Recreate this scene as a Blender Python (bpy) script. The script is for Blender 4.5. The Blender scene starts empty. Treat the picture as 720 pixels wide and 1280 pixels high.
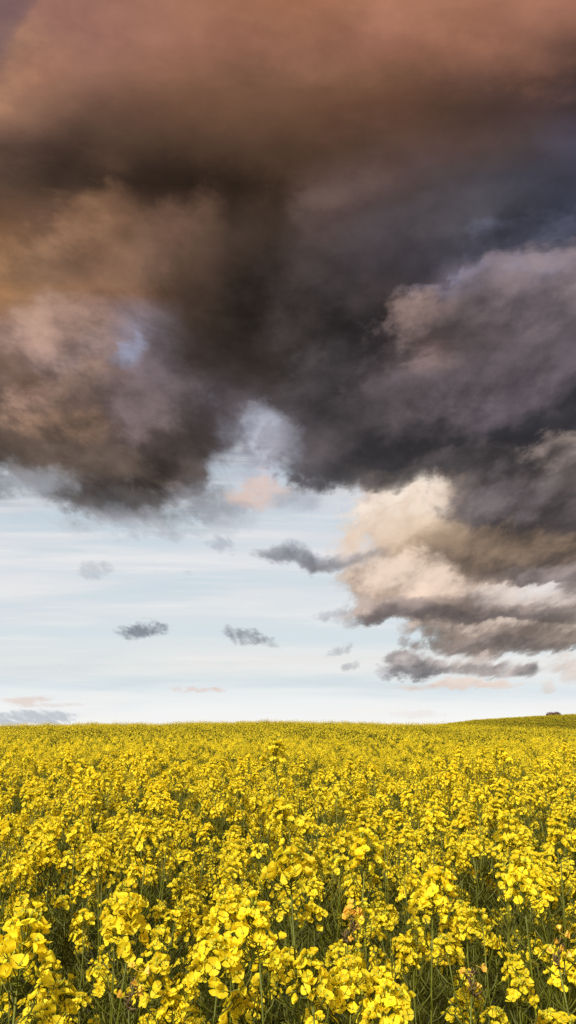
import bpy, math, random
import numpy as np
from mathutils import Vector, Matrix

random.seed(7)
RNG = np.random.default_rng(11)
scene = bpy.context.scene
COL = scene.collection
R = math.radians

# ------------------------------------------------------------------ camera
F = 1000.0                      # focal length in pixels of a 720 x 1280 frame
CAM_Z = 1.62
HORIZON = 910.0                 # image row of the eye level
PITCH = math.atan((HORIZON - 640.0) / F)
CT, ST = math.cos(PITCH), math.sin(PITCH)

def vrow(y):                    # slope dz/dy of an image row
    Y = 640.0 - y
    return (F * ST + Y * CT) / (F * CT - Y * ST)

def ucol(x, y):                 # slope dx/dy
    return (x - 360.0) / (F * CT - (640.0 - y) * ST)

def at(px, py, dist):
    """A world point dist metres ahead (along +Y) seen at a pixel."""
    return (ucol(px, py) * dist, dist, CAM_Z + vrow(py) * dist)

cam_data = bpy.data.cameras.new("camera")
cam = bpy.data.objects.new("camera", cam_data)
COL.objects.link(cam)
cam.location = (0, 0, CAM_Z)
cam.rotation_euler = (math.pi / 2 + PITCH, 0, 0)
cam_data.sensor_fit = 'VERTICAL'
cam_data.sensor_height = 36.0
cam_data.lens = 36.0 * F / 1280.0
cam_data.clip_start = 0.05
cam_data.clip_end = 20000
scene.camera = cam

# ------------------------------------------------------------------ colour helpers
def lin(c):
    o = []
    for v in c:
        v = v / 255.0
        o.append(v / 12.92 if v <= 0.04045 else ((v + 0.055) / 1.055) ** 2.4)
    return (o[0], o[1], o[2], 1.0)

class NT:
    """Small node-tree writer."""
    def __init__(self, tree):
        self.t = tree
        tree.nodes.clear()
    def n(self, typ, **kw):
        nd = self.t.nodes.new(typ)
        for k, v in kw.items():
            setattr(nd, k, v)
        return nd
    def link(self, a, b):
        self.t.links.new(a, b)
    def put(self, sock, v):
        if isinstance(v, bpy.types.NodeSocket):
            self.t.links.new(v, sock)
        else:
            sock.default_value = v
    def math(self, op, a, b=None, c=None, clamp=False):
        nd = self.n('ShaderNodeMath', operation=op, use_clamp=clamp)
        self.put(nd.inputs[0], a)
        if b is not None: self.put(nd.inputs[1], b)
        if c is not None: self.put(nd.inputs[2], c)
        return nd.outputs[0]
    def smooth(self, x, a, b, lo=0.0, hi=1.0, typ='SMOOTHSTEP'):
        nd = self.n('ShaderNodeMapRange', interpolation_type=typ)
        self.put(nd.inputs['Value'], x)
        self.put(nd.inputs['From Min'], a); self.put(nd.inputs['From Max'], b)
        self.put(nd.inputs['To Min'], lo); self.put(nd.inputs['To Max'], hi)
        return nd.outputs['Result']
    def vec(self, x, y, z=0.0):
        nd = self.n('ShaderNodeCombineXYZ')
        self.put(nd.inputs[0], x); self.put(nd.inputs[1], y); self.put(nd.inputs[2], z)
        return nd.outputs[0]
    def sep(self, v):
        nd = self.n('ShaderNodeSeparateXYZ')
        self.put(nd.inputs[0], v)
        return nd.outputs
    def sepc(self, v):
        nd = self.n('ShaderNodeSeparateColor')
        self.put(nd.inputs[0], v)
        return nd.outputs
    def grey(self, x):
        nd = self.n('ShaderNodeCombineColor')
        for i in range(3): self.put(nd.inputs[i], x)
        return nd.outputs[0]
    def vmath(self, op, a, b=None, s=None):
        nd = self.n('ShaderNodeVectorMath', operation=op)
        self.put(nd.inputs[0], a)
        if b is not None: self.put(nd.inputs[1], b)
        if s is not None: self.put(nd.inputs['Scale'], s)
        return nd.outputs['Value'] if op in ('LENGTH', 'DOT_PRODUCT') else nd.outputs[0]
    def noise(self, v, scale, detail=4.0, rough=0.55, dist=0.0, lac=2.0):
        nd = self.n('ShaderNodeTexNoise', noise_dimensions='3D')
        self.put(nd.inputs['Vector'], v)
        self.put(nd.inputs['Scale'], scale); self.put(nd.inputs['Detail'], detail)
        self.put(nd.inputs['Roughness'], rough); self.put(nd.inputs['Distortion'], dist)
        self.put(nd.inputs['Lacunarity'], lac)
        return nd.outputs
    def mix(self, f, a, b, blend='MIX'):
        nd = self.n('ShaderNodeMix', data_type='RGBA', blend_type=blend)
        self.put(nd.inputs[0], f)
        self.put(nd.inputs[6], a); self.put(nd.inputs[7], b)
        return nd.outputs[2]
    def ramp(self, x, stops, interp='LINEAR'):
        nd = self.n('ShaderNodeValToRGB')
        cr = nd.color_ramp
        cr.interpolation = interp
        stops = sorted(stops, key=lambda s: s[0])
        while len(cr.elements) > 1:
            cr.elements.remove(cr.elements[-1])
        cr.elements[0].position = stops[0][0]; cr.elements[0].color = stops[0][1]
        for p, c in stops[1:]:
            e = cr.elements.new(p); e.color = c
        self.put(nd.inputs[0], x)
        return nd.outputs[0]

# ------------------------------------------------------------------ sky
SUN_ELEV, SUN_AZ = 38.0, -152.0      # azimuth measured from +Y towards +X: behind the camera, to its left

XS = [0, 60, 120, 180, 240, 300, 360, 420, 480, 540, 600, 660, 720]
CLOUD = {   # colours of the cloud deck in the sky ahead, by elevation band and bearing
0:   [(128,98,96),(156,112,98),(156,112,97),(158,112,94),(158,110,88),(156,107,83),(155,104,80),(160,109,84),(170,118,94),(172,119,95),(166,114,92),(168,116,94),(160,110,90)],
45:  [(128,98,95),(152,110,98),(152,108,96),(158,112,95),(158,110,90),(148,102,82),(148,102,80),(150,104,82),(165,112,92),(160,110,87),(146,100,80),(130,91,76),(106,77,67)],
90:  [(135,102,92),(172,122,97),(150,108,92),(142,101,83),(138,98,78),(125,89,71),(124,88,70),(128,90,70),(128,90,70),(115,81,65),(98,71,61),(88,65,58),(72,57,57)],
135: [(165,122,95),(140,105,85),(114,85,70),(110,80,65),(108,78,60),(108,78,60),(105,75,58),(105,74,57),(100,70,55),(90,66,54),(82,62,56),(75,58,56),(66,55,58)],
180: [(115,88,76),(98,75,66),(88,68,58),(80,62,52),(82,62,50),(84,62,50),(76,56,43),(88,65,53),(92,68,58),(90,68,62),(82,66,62),(72,62,64),(78,74,88)],
225: [(96,75,63),(80,64,54),(80,62,52),(66,51,43),(52,40,32),(50,38,30),(54,41,33),(92,74,70),(78,62,60),(78,66,66),(68,62,66),(62,60,68),(60,60,72)],
270: [(112,82,62),(110,82,66),(150,110,84),(116,87,69),(95,72,60),(58,46,38),(62,50,42),(92,76,74),(78,68,70),(70,64,68),(66,66,74),(60,62,74),(62,64,80)],
315: [(140,104,76),(120,92,74),(148,112,88),(124,95,77),(112,85,70),(66,53,45),(62,52,46),(80,68,66),(80,71,75),(74,69,75),(72,71,81),(88,88,104),(76,78,94)],
338: [(152,114,82),(126,96,77),(138,105,84),(120,93,76),(100,76,62),(62,50,43),(60,50,45),(76,67,67),(74,67,71),(66,62,68),(118,110,126),(138,128,142),(118,112,128)],
360: [(170,125,85),(142,107,82),(135,100,78),(120,90,71),(82,63,51),(60,49,42),(60,50,44),(70,64,66),(67,61,65),(70,63,68),(124,110,122),(132,119,130),(122,110,120)],
405: [(142,112,100),(128,101,89),(116,95,92),(142,133,146),(82,67,58),(60,50,44),(56,48,45),(57,52,54),(60,55,58),(140,114,110),(118,102,106),(122,109,119),(118,106,116)],
450: [(106,85,75),(132,104,89),(114,94,87),(124,111,118),(92,80,80),(66,58,54),(56,51,50),(60,56,57),(88,77,80),(112,95,96),(98,86,90),(80,75,81),(92,86,96)],
495: [(95,78,70),(118,94,82),(106,87,80),(98,85,84),(110,100,105),(95,88,92),(70,64,66),(66,62,64),(92,82,84),(86,77,79),(66,62,66),(60,58,63),(70,67,74)],
540: [(108,90,79),(120,95,80),(105,85,74),(88,74,68),(100,90,89),(128,125,135),(92,86,90),(84,78,80),(64,61,64),(66,63,67),(62,60,64),(64,61,66),(88,81,86)],
585: [(84,76,70),(80,71,65),(72,63,58),(70,61,57),(95,86,84),(150,148,158),(120,117,124),(76,72,75),(72,69,72),(92,83,83),(80,74,75),(86,79,82),(140,124,119)],
620: [(128,130,136),(112,110,112),(78,71,68),(86,79,76),(140,142,148),(205,185,178),(150,150,158),(150,150,156),(238,214,194),(242,212,186),(82,75,78),(86,79,80),(112,103,103)],
650: [(160,166,174),(150,155,162),(138,139,145),(138,141,147),(150,152,160),(160,160,166),(150,152,160),(200,186,178),(236,212,190),(206,182,156),(95,86,82),(78,71,70),(84,77,76)],
685: [(160,164,170),(160,164,170),(150,154,160),(150,154,160),(150,152,160),(140,143,150),(128,131,140),(136,132,136),(186,163,145),(180,158,140),(137,117,100),(112,98,88),(100,90,86)],
718: [(160,164,170),(160,164,170),(150,154,160),(150,154,160),(150,152,160),(150,152,158),(146,146,152),(160,156,158),(204,182,166),(198,175,158),(160,142,130),(112,103,100),(126,116,114)],
745: [(160,164,170),(160,164,170),(150,154,160),(150,154,160),(150,152,160),(150,152,158),(150,150,156),(175,166,164),(196,174,158),(190,167,150),(138,124,117),(140,128,124),(170,156,150)],
790: [(160,164,170)]*7+[(150,146,150),(150,138,134),(160,147,138),(150,135,125),(152,137,127),(156,142,132)],
}
MASK = {    # where the deck is closed (1) and where it lets the clear sky through (0)
470: [(0,1),(720,1)],
495: [(0,1),(270,1),(300,.72),(320,.7),(345,.95),(720,1)],
515: [(0,1),(265,1),(292,.58),(335,.5),(352,.85),(380,1),(720,1)],
540: [(0,1),(268,.95),(290,.6),(305,.48),(325,.5),(345,.62),(365,.9),(390,1),(720,1)],
570: [(0,.95),(235,1),(262,.6),(285,.38),(315,.5),(345,.5),(368,.75),(390,1),(720,1)],
598: [(0,.52),(40,.7),(80,.95),(230,1),(255,.55),(285,.35),(345,.3),(375,.45),(400,.75),(440,.95),(720,1)],
620: [(0,.6),(60,.6),(95,.8),(120,1),(190,1),(225,.62),(260,.45),(300,.4),(345,.36),(400,.15),(440,.2),(454,.7),(470,1),(720,1)],
640: [(0,.5),(60,.42),(95,.45),(125,.85),(175,.85),(200,.5),(250,.44),(290,.28),(430,.15),(445,.35),(460,1),(720,1)],
662: [(0,.15),(100,.2),(130,.5),(165,.45),(190,.3),(300,.15),(420,.12),(445,.3),(470,.9),(500,1),(720,1)],
685: [(0,.1),(290,.1),(430,.1),(460,.4),(490,.9),(720,1)],
705: [(0,.1),(400,.1),(460,.3),(520,.9),(720,1)],
725: [(0,.08),(430,.15),(465,.75),(500,1),(720,1)],
748: [(0,.05),(425,.15),(455,.75),(480,1),(620,1),(650,.8),(720,.9)],
770: [(0,.05),(430,.1),(460,.5),(490,.8),(540,.95),(720,1)],
786: [(0,.0),(490,.05),(530,.35),(560,.85),(720,.95)],
806: [(0,.0),(510,.1),(545,.7),(590,.95),(690,.9),(720,.7)],
822: [(0,.0),(500,.1),(560,.4),(600,.65),(660,.5),(720,.35)],
838: [(0,0),(720,0)],
}
# single cloud masses ahead: x, y, half width, half height, turn (deg), lit colour, shaded colour, direction of the lit side, opacity, softness
LOBES = [
(35,95,70,60,20,(180,136,102),(144,106,90),(-.2,.6),.6,1.6),
(20,20,26,60,-15,(116,92,96),(112,90,94),(0,1),.6,1.4),
(330,60,200,40,-6,(152,108,86),(146,104,84),(0,1),.35,1.5),
(560,60,150,40,-12,(162,113,92),(142,98,80),(.2,1),.4,1.5),
(250,215,230,60,-8,(78,58,46),(46,35,28),(0,1),.65,1.5),
(120,285,66,52,25,(158,119,92),(98,76,63),(-.3,.8),.65,1.5),
(215,300,60,62,-20,(124,94,78),(80,62,52),(-.5,.6),.6,1.4),
(5,340,70,50,10,(172,128,92),(130,101,80),(-1,.4),.55,1.6),
(300,385,130,100,-20,(64,51,44),(50,42,37),(-.2,.8),.7,1.5),
(440,400,120,80,-20,(66,58,58),(50,46,46),(-.2,.8),.75,1.5),
(440,245,60,36,20,(104,86,82),(76,62,60),(-.3,.8),.5,1.4),
(570,290,110,40,15,(80,74,78),(60,56,62),(0,1),.5,1.4),
(690,300,70,30,10,(98,100,120),(60,61,74),(0,1),.55,1.4),
(640,350,100,16,10,(140,136,158),(104,100,116),(0,1),.65,1.3),
(650,405,185,62,24,(134,118,120),(92,84,88),(-.35,1),.8,1.1),
(565,415,70,50,40,(150,126,118),(96,86,88),(-.6,.8),.7,1.3),
(660,505,175,85,12,(96,86,92),(56,55,60),(-.4,1),.9,1.4),
(470,560,120,46,0,(88,80,82),(60,58,61),(-.2,1),.8,1.3),
(425,500,70,60,0,(86,79,82),(64,60,63),(-.7,.7),.5,1.5),
(60,415,95,45,-10,(168,138,124),(118,98,92),(-.2,1),.75,1.3),
(110,455,70,40,10,(150,128,126),(112,96,96),(0,1),.6,1.4),
(163,432,26,13,20,(140,148,172),(122,120,136),(.3,.6),.8,1.7),
(205,475,50,34,-30,(126,112,118),(98,88,92),(0,1),.5,1.5),
(80,490,85,45,20,(160,130,114),(104,88,82),(-.4,1),.75,1.2),
(70,540,75,36,0,(156,124,102),(96,82,74),(.2,1),.75,1.2),
(190,525,85,62,-15,(120,104,106),(76,67,64),(-.3,1),.75,1.3),
(135,592,120,38,-8,(98,84,76),(72,63,60),(0,1),.85,1.2),
(160,630,70,24,0,(88,80,77),(112,108,108),(0,1),.75,1.5),
(40,610,70,24,6,(128,124,124),(150,152,158),(0,1),.75,1.5),
(150,655,80,15,0,(158,160,168),(176,178,184),(0,1),.6,1.6),
(250,628,60,20,-15,(146,146,154),(172,176,184),(0,1),.65,1.6),
(305,590,50,22,20,(150,150,162),(180,182,192),(0,1),.6,1.6),
(360,610,60,16,-8,(140,140,148),(168,172,180),(0,1),.6,1.6),
(305,550,60,44,-40,(190,192,206),(130,130,142),(.3,.8),.7,1.6),
(345,560,26,34,30,(120,118,128),(92,90,98),(0,1),.6,1.5),
(506,645,56,56,0,(255,240,224),(228,204,180),(0,1),.9,1.1),
(528,622,26,27,0,(255,242,226),(244,220,198),(0,1),.85,1.1),
(484,700,58,44,0,(232,208,188),(190,168,152),(-.3,1),.85,1.2),
(550,680,80,34,0,(196,172,148),(160,140,120),(-.6,.8),.8,1.5),
(650,622,112,50,-4,(104,96,98),(74,68,69),(-.2,1),.92,1.2),
(700,575,70,26,20,(168,150,142),(100,92,92),(0,1),.75,1.4),
(440,588,110,20,-6,(80,75,77),(68,65,68),(0,1),.75,1.2),
(560,580,90,18,6,(92,84,86),(72,68,70),(0,1),.8,1.3),
(650,690,130,34,0,(134,114,96),(92,80,74),(-.3,1),.85,1.4),
(365,690,52,15,-4,(154,156,166),(126,128,138),(0,1),.9,1.1),
(420,700,46,13,4,(170,166,170),(140,136,142),(0,1),.7,1.4),
(690,715,60,15,0,(140,128,126),(102,94,94),(0,1),.7,1.3),
(655,742,58,15,0,(244,238,234),(226,216,210),(0,1),.95,1.3),
(510,728,84,30,0,(238,214,194),(190,168,152),(-.3,1),.85,1.1),
(595,740,70,20,0,(206,184,168),(150,134,126),(-.2,1),.7,1.4),
(500,768,80,16,0,(156,140,134),(122,112,111),(-.2,1),.95,1.2),
(472,764,36,15,0,(190,172,162),(136,124,122),(-.2,1),.95,1.0),
(610,768,110,14,0,(138,124,119),(108,99,98),(0,1),.8,1.3),
(695,752,55,13,0,(216,200,190),(150,136,130),(0,1),.65,1.3),
(635,792,120,13,0,(222,202,188),(160,144,134),(-.1,1),.8,1.1),
(620,812,100,11,0,(150,136,130),(118,108,105),(-.1,1),.85,1.1),
(575,857,80,6,0,(236,214,200),(224,202,190),(0,1),.8,1.1),
(605,838,62,11,0,(208,194,186),(166,154,150),(0,1),.85,1.1),
(515,835,46,14,0,(176,166,164),(124,120,124),(.3,1),.92,.9),
(655,840,17,8,0,(150,142,142),(136,130,132),(0,1),.8,1.1),
(710,836,30,15,0,(238,220,208),(204,186,176),(0,1),.7,1.2),
(684,860,12,5,0,(230,214,206),(220,205,198),(0,1),.6,1.2),
]
CLEAR = [(480,(150,155,178)),(530,(168,172,190)),(575,(180,186,198)),(620,(196,202,211)),(655,(214,218,224)),(695,(227,228,231)),(740,(231,231,232)),
         (775,(218,225,229)),(800,(213,225,230)),(832,(233,233,231)),(857,(228,235,238)),(880,(241,243,244)),(906,(249,249,247))]
SMALL = [   # x, y, half width, half height, tilt, colour, opacity of the small stray clouds
(176,787,27,9,.12,(128,133,143),.95),(190,781,14,7,0,(136,140,149),.9),(308,795,22,9,-.25,(142,145,153),.9),(330,803,20,6,-.25,(150,153,160),.7),
(120,713,22,8,.25,(176,180,187),.55),(276,680,15,10,0,(172,176,185),.65),(426,812,15,6,.5,(165,168,175),.7),(437,833,10,4,.4,(160,163,170),.6),
(414,766,20,5,.1,(176,178,186),.55),(244,863,30,2.6,0,(226,206,198),.8),(32,873,28,3.6,0,(226,206,198),.7),(40,894,46,7,0,(186,193,202),.85),(20,903,60,3,0,(190,197,206),.8),
(60,879,40,2,0,(222,210,205),.5),(327,612,26,20,0,(222,196,184),.75),(296,622,14,8,0,(216,194,184),.6),(375,628,30,10,.1,(176,184,196),.5),(160,662,24,12,0,(176,180,188),.6),
(520,893,34,4,0,(238,232,230),.7),(20,606,50,14,.1,(150,154,162),.6),(260,640,40,10,.1,(158,162,172),.55)]

def build_world():
    w = bpy.data.worlds.new("World")
    scene.world = w
    w.use_nodes = True
    g = NT(w.node_tree)
    tc = g.n('ShaderNodeTexCoord')
    d = g.vmath('NORMALIZE', tc.outputs['Generated'])
    dx, dy, dz = g.sep(d)
    dys = g.math('MAXIMUM', dy, 0.02)
    u = g.math('DIVIDE', dx, dys)
    v = g.math('DIVIDE', dz, dys)
    vc = g.math('MINIMUM', g.math('MAXIMUM', v, -0.02), 3.0)
    s = g.math('DIVIDE', 1.0, g.math('ADD', vc, 0.20))
    # clouds get smaller and flatter towards the horizon
    pu = g.math('MULTIPLY', u, s)
    pv = g.math('MULTIPLY', g.math('LOGARITHM', g.math('ADD', vc, 0.20), math.e), 1.1)
    P = g.vec(pu, pv, 0.0)
    n5 = g.noise(g.vmath('ADD', P, (1.3, 5.1, 2.0)), 19.0, 5.0, 0.62, 0.2)[0]
    n5c = g.math('SUBTRACT', n5, 0.5)
    # large and small warps
    n1 = g.noise(P, 2.3, 8.0, 0.56, 0.0)
    n1r, n1g, _ = g.sepc(n1[1])
    wamp = g.math('MULTIPLY', g.math('ADD', g.math('MAXIMUM', vc, 0.0), 0.08), 0.30)
    wamp = g.math('MINIMUM', wamp, 0.16)
    wx = g.math('MULTIPLY', g.math('SUBTRACT', n1r, 0.5), wamp)
    wy = g.math('MULTIPLY', g.math('SUBTRACT', n1g, 0.5), wamp)
    uw = g.math('ADD', u, wx)
    vw = g.math('ADD', v, g.math('MULTIPLY', wy, 0.8))
    # relief of the billows: the same noise a little nearer to the light
    nA = n1[0]
    nb = g.noise(g.vmath('ADD', P, (-0.045, 0.075, 0.0)), 2.3, 8.0, 0.56, 0.0)
    relief = g.math('SUBTRACT', nA, nb[0])
    n3 = g.noise(g.vmath('ADD', P, (7.3, 2.1, 4.0)), 6.0, 6.0, 0.62, 0.3)
    n3r, n3g, _ = g.sepc(n3[1])
    n3c = g.math('SUBTRACT', n3[0], 0.5)

    uu = g.math('ADD', g.math('MULTIPLY', uw, 0.8), 0.5)
    def table(rows, cols, interp):
        out = None; prev = None
        for y in sorted(rows):
            st = [(ucol(x, y) * 0.8 + 0.5, c) for x, c in cols(rows[y])]
            r = g.ramp(uu, st, interp)
            if out is None:
                out = r
            else:
                f = g.smooth(vw, vrow(prev), vrow(y), typ='LINEAR')
                out = g.mix(f, out, r)
            prev = y
        return out
    cloud = table(CLOUD, lambda r: [(XS[i], lin(c)) for i, c in enumerate(r)], 'LINEAR')
    mask = table(MASK, lambda r: [(x, (m, m, m, 1)) for x, m in r], 'LINEAR')
    mask = g.sepc(mask)[0]

    # clear sky between the clouds, with thin level veils
    v01 = lambda y: (vrow(y) - vrow(912)) / (vrow(470) - vrow(912))
    vv = g.smooth(v, vrow(912), vrow(470), typ='LINEAR')
    streak = g.noise(g.vec(g.math('MULTIPLY', u, 1.6), g.math('MULTIPLY', v, 17.0), 3.0), 1.5, 5.0, 0.5, 0.25)[0]
    streak2 = g.noise(g.vec(g.math('ADD', g.math('MULTIPLY', u, 3.0), g.math('MULTIPLY', v, 4.0)), g.math('MULTIPLY', v, 42.0), 9.0), 1.5, 5.0, 0.6, 0.3)[0]
    vs = g.math('ADD', vv, g.math('MULTIPLY', g.math('SUBTRACT', streak, 0.5), 0.10))
    clear = g.ramp(vs, [(v01(y), lin(c)) for y, c in CLEAR])
    blue = g.math('MULTIPLY', g.smooth(streak, 0.46, 0.72), g.smooth(v, vrow(905), vrow(850)))
    clear = g.mix(g.math('MULTIPLY', blue, 0.6), clear, lin((192, 212, 223)))
    clear = g.mix(g.math('MULTIPLY', g.smooth(streak2, 0.44, 0.74), 0.5), clear, lin((244, 241, 238)))

    # relief and grain of the deck
    mk = g.math('ADD', mask, g.math('MULTIPLY', n3c, 1.3))
    mk = g.math('ADD', mk, g.math('MULTIPLY', g.math('SUBTRACT', nA, 0.5), 0.5))
    mk = g.math('MULTIPLY_ADD', n5c, 0.5, mk)
    alpha = g.smooth(mk, 0.30, 0.72)
    alpha = g.math('MAXIMUM', alpha, g.smooth(v, vrow(500), vrow(450)))
    front = g.mix(alpha, clear, cloud)

    # single masses, each lit on one side
    wf = g.math('MULTIPLY', wamp, 0.75)
    ub = g.math('MULTIPLY_ADD', g.math('SUBTRACT', n3r, 0.5), wf, g.math('MULTIPLY_ADD', wx, 1.3, u))
    vb = g.math('MULTIPLY_ADD', g.math('SUBTRACT', n3g, 0.5), wf, g.math('MULTIPLY_ADD', wy, 1.0, v))
    rel = g.math('MULTIPLY_ADD', relief, 5.0, g.math('MULTIPLY_ADD', n3c, 1.6, g.math('MULTIPLY', n5c, 0.7)))
    edge = g.math('ADD', g.math('MULTIPLY_ADD', n3c, 3.4, g.math('MULTIPLY', n5c, 1.6)), g.math('MULTIPLY', g.math('SUBTRACT', nA, 0.5), 1.6))
    def local(p, x, y, rx, ry, turn):
        k = F * CT - (640 - y) * ST
        nd = g.n('ShaderNodeMapping', vector_type='TEXTURE')
        g.put(nd.inputs['Vector'], p)
        nd.inputs['Location'].default_value = (ucol(x, y), vrow(y), 0)
        nd.inputs['Rotation'].default_value = (0, 0, R(turn))
        nd.inputs['Scale'].default_value = (rx / k, ry * F / (k * k), 1)
        return nd.outputs[0]
    pb = g.vec(ub, vb, 0.0)
    for x, y, rx, ry, turn, lit, dark, (lx, ly), op, soft in LOBES:
        q = local(pb, x, y, rx, ry, turn)
        m = g.smooth(g.math('SUBTRACT', g.vmath('DOT_PRODUCT', q, q), edge), 1.0 + .55 * soft, 1.0 - .75 * soft, 0.0, op)
        t = g.math('ADD', g.vmath('DOT_PRODUCT', q, (lx, ly, 0)), rel)
        col = g.mix(g.smooth(t, -0.55, 0.85), lin(dark), lin(lit))
        front = g.mix(m, front, col)
    acc = g.smooth(g.sepc(front)[1], 0.74, 0.40)
    # soft mottling of everything that is cloud
    calm = g.smooth(v, vrow(180), vrow(420), 0.5, 1.0)
    lum = g.math('MULTIPLY_ADD', relief, 3.4, g.math('MULTIPLY_ADD', n3c, 0.75, g.math('MULTIPLY', n5c, 0.45)))
    lum = g.math('MULTIPLY_ADD', g.math('MULTIPLY', lum, calm), acc, 1.0)
    lum = g.math('MINIMUM', g.math('MAXIMUM', lum, 0.55), 1.6)
    front = g.mix(1.0, front, g.grey(lum), 'MULTIPLY')

    # small stray clouds
    n4 = g.noise(g.vec(g.math('MULTIPLY', u, 22.0), g.math('MULTIPLY', v, 34.0), 1.0), 1.0, 5.0, 0.6, 0.3)
    n4r, n4g, _ = g.sepc(n4[1])
    n4x = g.math('SUBTRACT', n4r, 0.5); n4y = g.math('SUBTRACT', n4g, 0.5)
    ub = g.math('MULTIPLY_ADD', n4x, 0.035, u)
    vb = g.math('MULTIPLY_ADD', n4y, 0.018, v)
    pb = g.vec(ub, vb, 0.0)
    e4 = g.math('MULTIPLY_ADD', n3c, 5.0, g.math('MULTIPLY', n5c, 6.0))
    for x, y, rx, ry, tilt, c, op in SMALL:
        q = local(pb, x, y, rx, ry, math.degrees(math.atan(tilt)))
        m = g.math('SUBTRACT', g.vmath('DOT_PRODUCT', q, q), e4)
        m = g.smooth(m, 2.2, -0.3, 0.0, op)
        front = g.mix(m, front, lin(c))

    # the rest of the sky: broken bright cloud
    pl = g.math('DIVIDE', 1.0, g.math('ADD', g.math('MAXIMUM', dz, 0.0), 0.25))
    Q = g.vmath('SCALE', d, s=pl)
    nq = g.noise(Q, 1.6, 6.0, 0.55, 0.2)[0]
    rest = g.mix(g.smooth(nq, 0.42, 0.66), lin((216, 208, 198)), lin((126, 116, 106)))
    rest_cover = g.smooth(nq, 0.36, 0.50, 0.5, 1.0)
    ahead = g.smooth(dy, 0.30, 0.55)
    total = g.mix(ahead, rest, front)
    cover = g.math('ADD', g.math('MULTIPLY', ahead, g.math('MULTIPLY_ADD', acc, 0.04, 0.96)), g.math('MULTIPLY', g.math('SUBTRACT', 1.0, ahead), rest_cover))

    sky = g.n('ShaderNodeTexSky', sky_type='NISHITA')
    sky.sun_disc = False
    sky.sun_elevation = R(SUN_ELEV)
    sky.sun_rotation = R(SUN_AZ)
    sky.air_density = 1.0; sky.dust_density = 1.5
    bg1 = g.n('ShaderNodeBackground'); g.link(sky.outputs[0], bg1.inputs[0]); bg1.inputs[1].default_value = 0.10
    bg2 = g.n('ShaderNodeBackground'); g.link(total, bg2.inputs[0]); bg2.inputs[1].default_value = 0.77
    mx = g.n('ShaderNodeMixShader')
    g.link(cover, mx.inputs[0]); g.link(bg1.outputs[0], mx.inputs[1]); g.link(bg2.outputs[0], mx.inputs[2])
    out = g.n('ShaderNodeOutputWorld'); g.link(mx.outputs[0], out.inputs[0])
    w.cycles.sampling_method = 'MANUAL'
    w.cycles.sample_map_resolution = 512

build_world()

sun_data = bpy.data.lights.new("sun", 'SUN')
sun_data.energy = 4.9
sun_data.angle = R(4.0)
sun_data.color = (1.0, 0.96, 0.89)
sun = bpy.data.objects.new("sun", sun_data)
COL.objects.link(sun)
a, e = R(SUN_AZ), R(SUN_ELEV)
to_sun = Vector((math.sin(a) * math.cos(e), math.cos(a) * math.cos(e), math.sin(e)))
sun.rotation_euler = to_sun.to_track_quat('Z', 'Y').to_euler()
sun.location = (0, -5, 20)

# ------------------------------------------------------------------ materials
def leafy(name, c1, c2, scale=30.0, trans=0.3, rough=0.55, extra=None, obj_var=0.12, spec=0.25):
    m = bpy.data.materials.new(name)
    m.use_nodes = True
    g = NT(m.node_tree)
    geo = g.n('ShaderNodeNewGeometry')
    tc = g.n('ShaderNodeTexCoord')
    oi = g.n('ShaderNodeObjectInfo')
    n = g.noise(tc.outputs['Object'], scale, 3.0, 0.6)[0]
    f = g.smooth(n, 0.32, 0.68)
    c = g.mix(f, lin(c1) if max(c1) > 1 else (*c1, 1), lin(c2) if max(c2) > 1 else (*c2, 1))
    if extra is not None:
        ri = geo.outputs['Random Per Island']
        c = g.mix(g.smooth(ri, extra[1], 1.0, 0.0, 1.0, 'LINEAR'), c, (*extra[0], 1))
    val = g.math('MULTIPLY_ADD', oi.outputs['Random'], 2 * obj_var, 1 - obj_var)
    hs = g.n('ShaderNodeHueSaturation')
    g.link(val, hs.inputs['Value']); g.link(c, hs.inputs['Color'])
    if extra is not None:
        g.link(g.math('MULTIPLY_ADD', geo.outputs['Random Per Island'], 0.018, 0.491), hs.inputs['Hue'])
    b = g.n('ShaderNodeBsdfPrincipled')
    g.link(hs.outputs[0], b.inputs['Base Color'])
    b.inputs['Roughness'].default_value = rough
    b.inputs['Specular IOR Level'].default_value = spec
    t = g.n('ShaderNodeBsdfTranslucent'); g.link(hs.outputs[0], t.inputs[0])
    mx = g.n('ShaderNodeMixShader'); mx.inputs[0].default_value = trans
    g.link(b.outputs[0], mx.inputs[1]); g.link(t.outputs[0], mx.inputs[2])
    o = g.n('ShaderNodeOutputMaterial'); g.link(mx.outputs[0], o.inputs[0])
    return m

M_PETAL = leafy("petal_yellow", (0.98, 0.81, 0.032), (0.97, 0.75, 0.024), 60.0, 0.50, 0.6, extra=((0.90, 0.60, 0.02), 0.92), spec=0.2)
M_FADED = leafy("petal_faded", (0.88, 0.62, 0.07), (0.74, 0.42, 0.07), 60.0, 0.3, 0.6)
M_BUD = leafy("bud_green", (0.30, 0.34, 0.03), (0.46, 0.42, 0.03), 200.0, 0.15)
M_STEM = leafy("stem_green", (0.075, 0.085, 0.006), (0.15, 0.155, 0.014), 18.0, 0.08, 0.5)
M_POD = leafy("pod_green", (0.058, 0.063, 0.005), (0.115, 0.115, 0.010), 25.0, 0.1, 0.5)
M_LEAF = leafy("leaf_green", (0.042, 0.055, 0.005), (0.075, 0.083, 0.008), 14.0, 0.25, 0.5)
M_WITHER = leafy("withered_brown", (0.085, 0.055, 0.018), (0.17, 0.12, 0.045), 90.0, 0.1, 0.8)
M_DRY = leafy("dry_stalk", (0.34, 0.27, 0.15), (0.24, 0.20, 0.10), 40.0, 0.1, 0.7)
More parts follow.
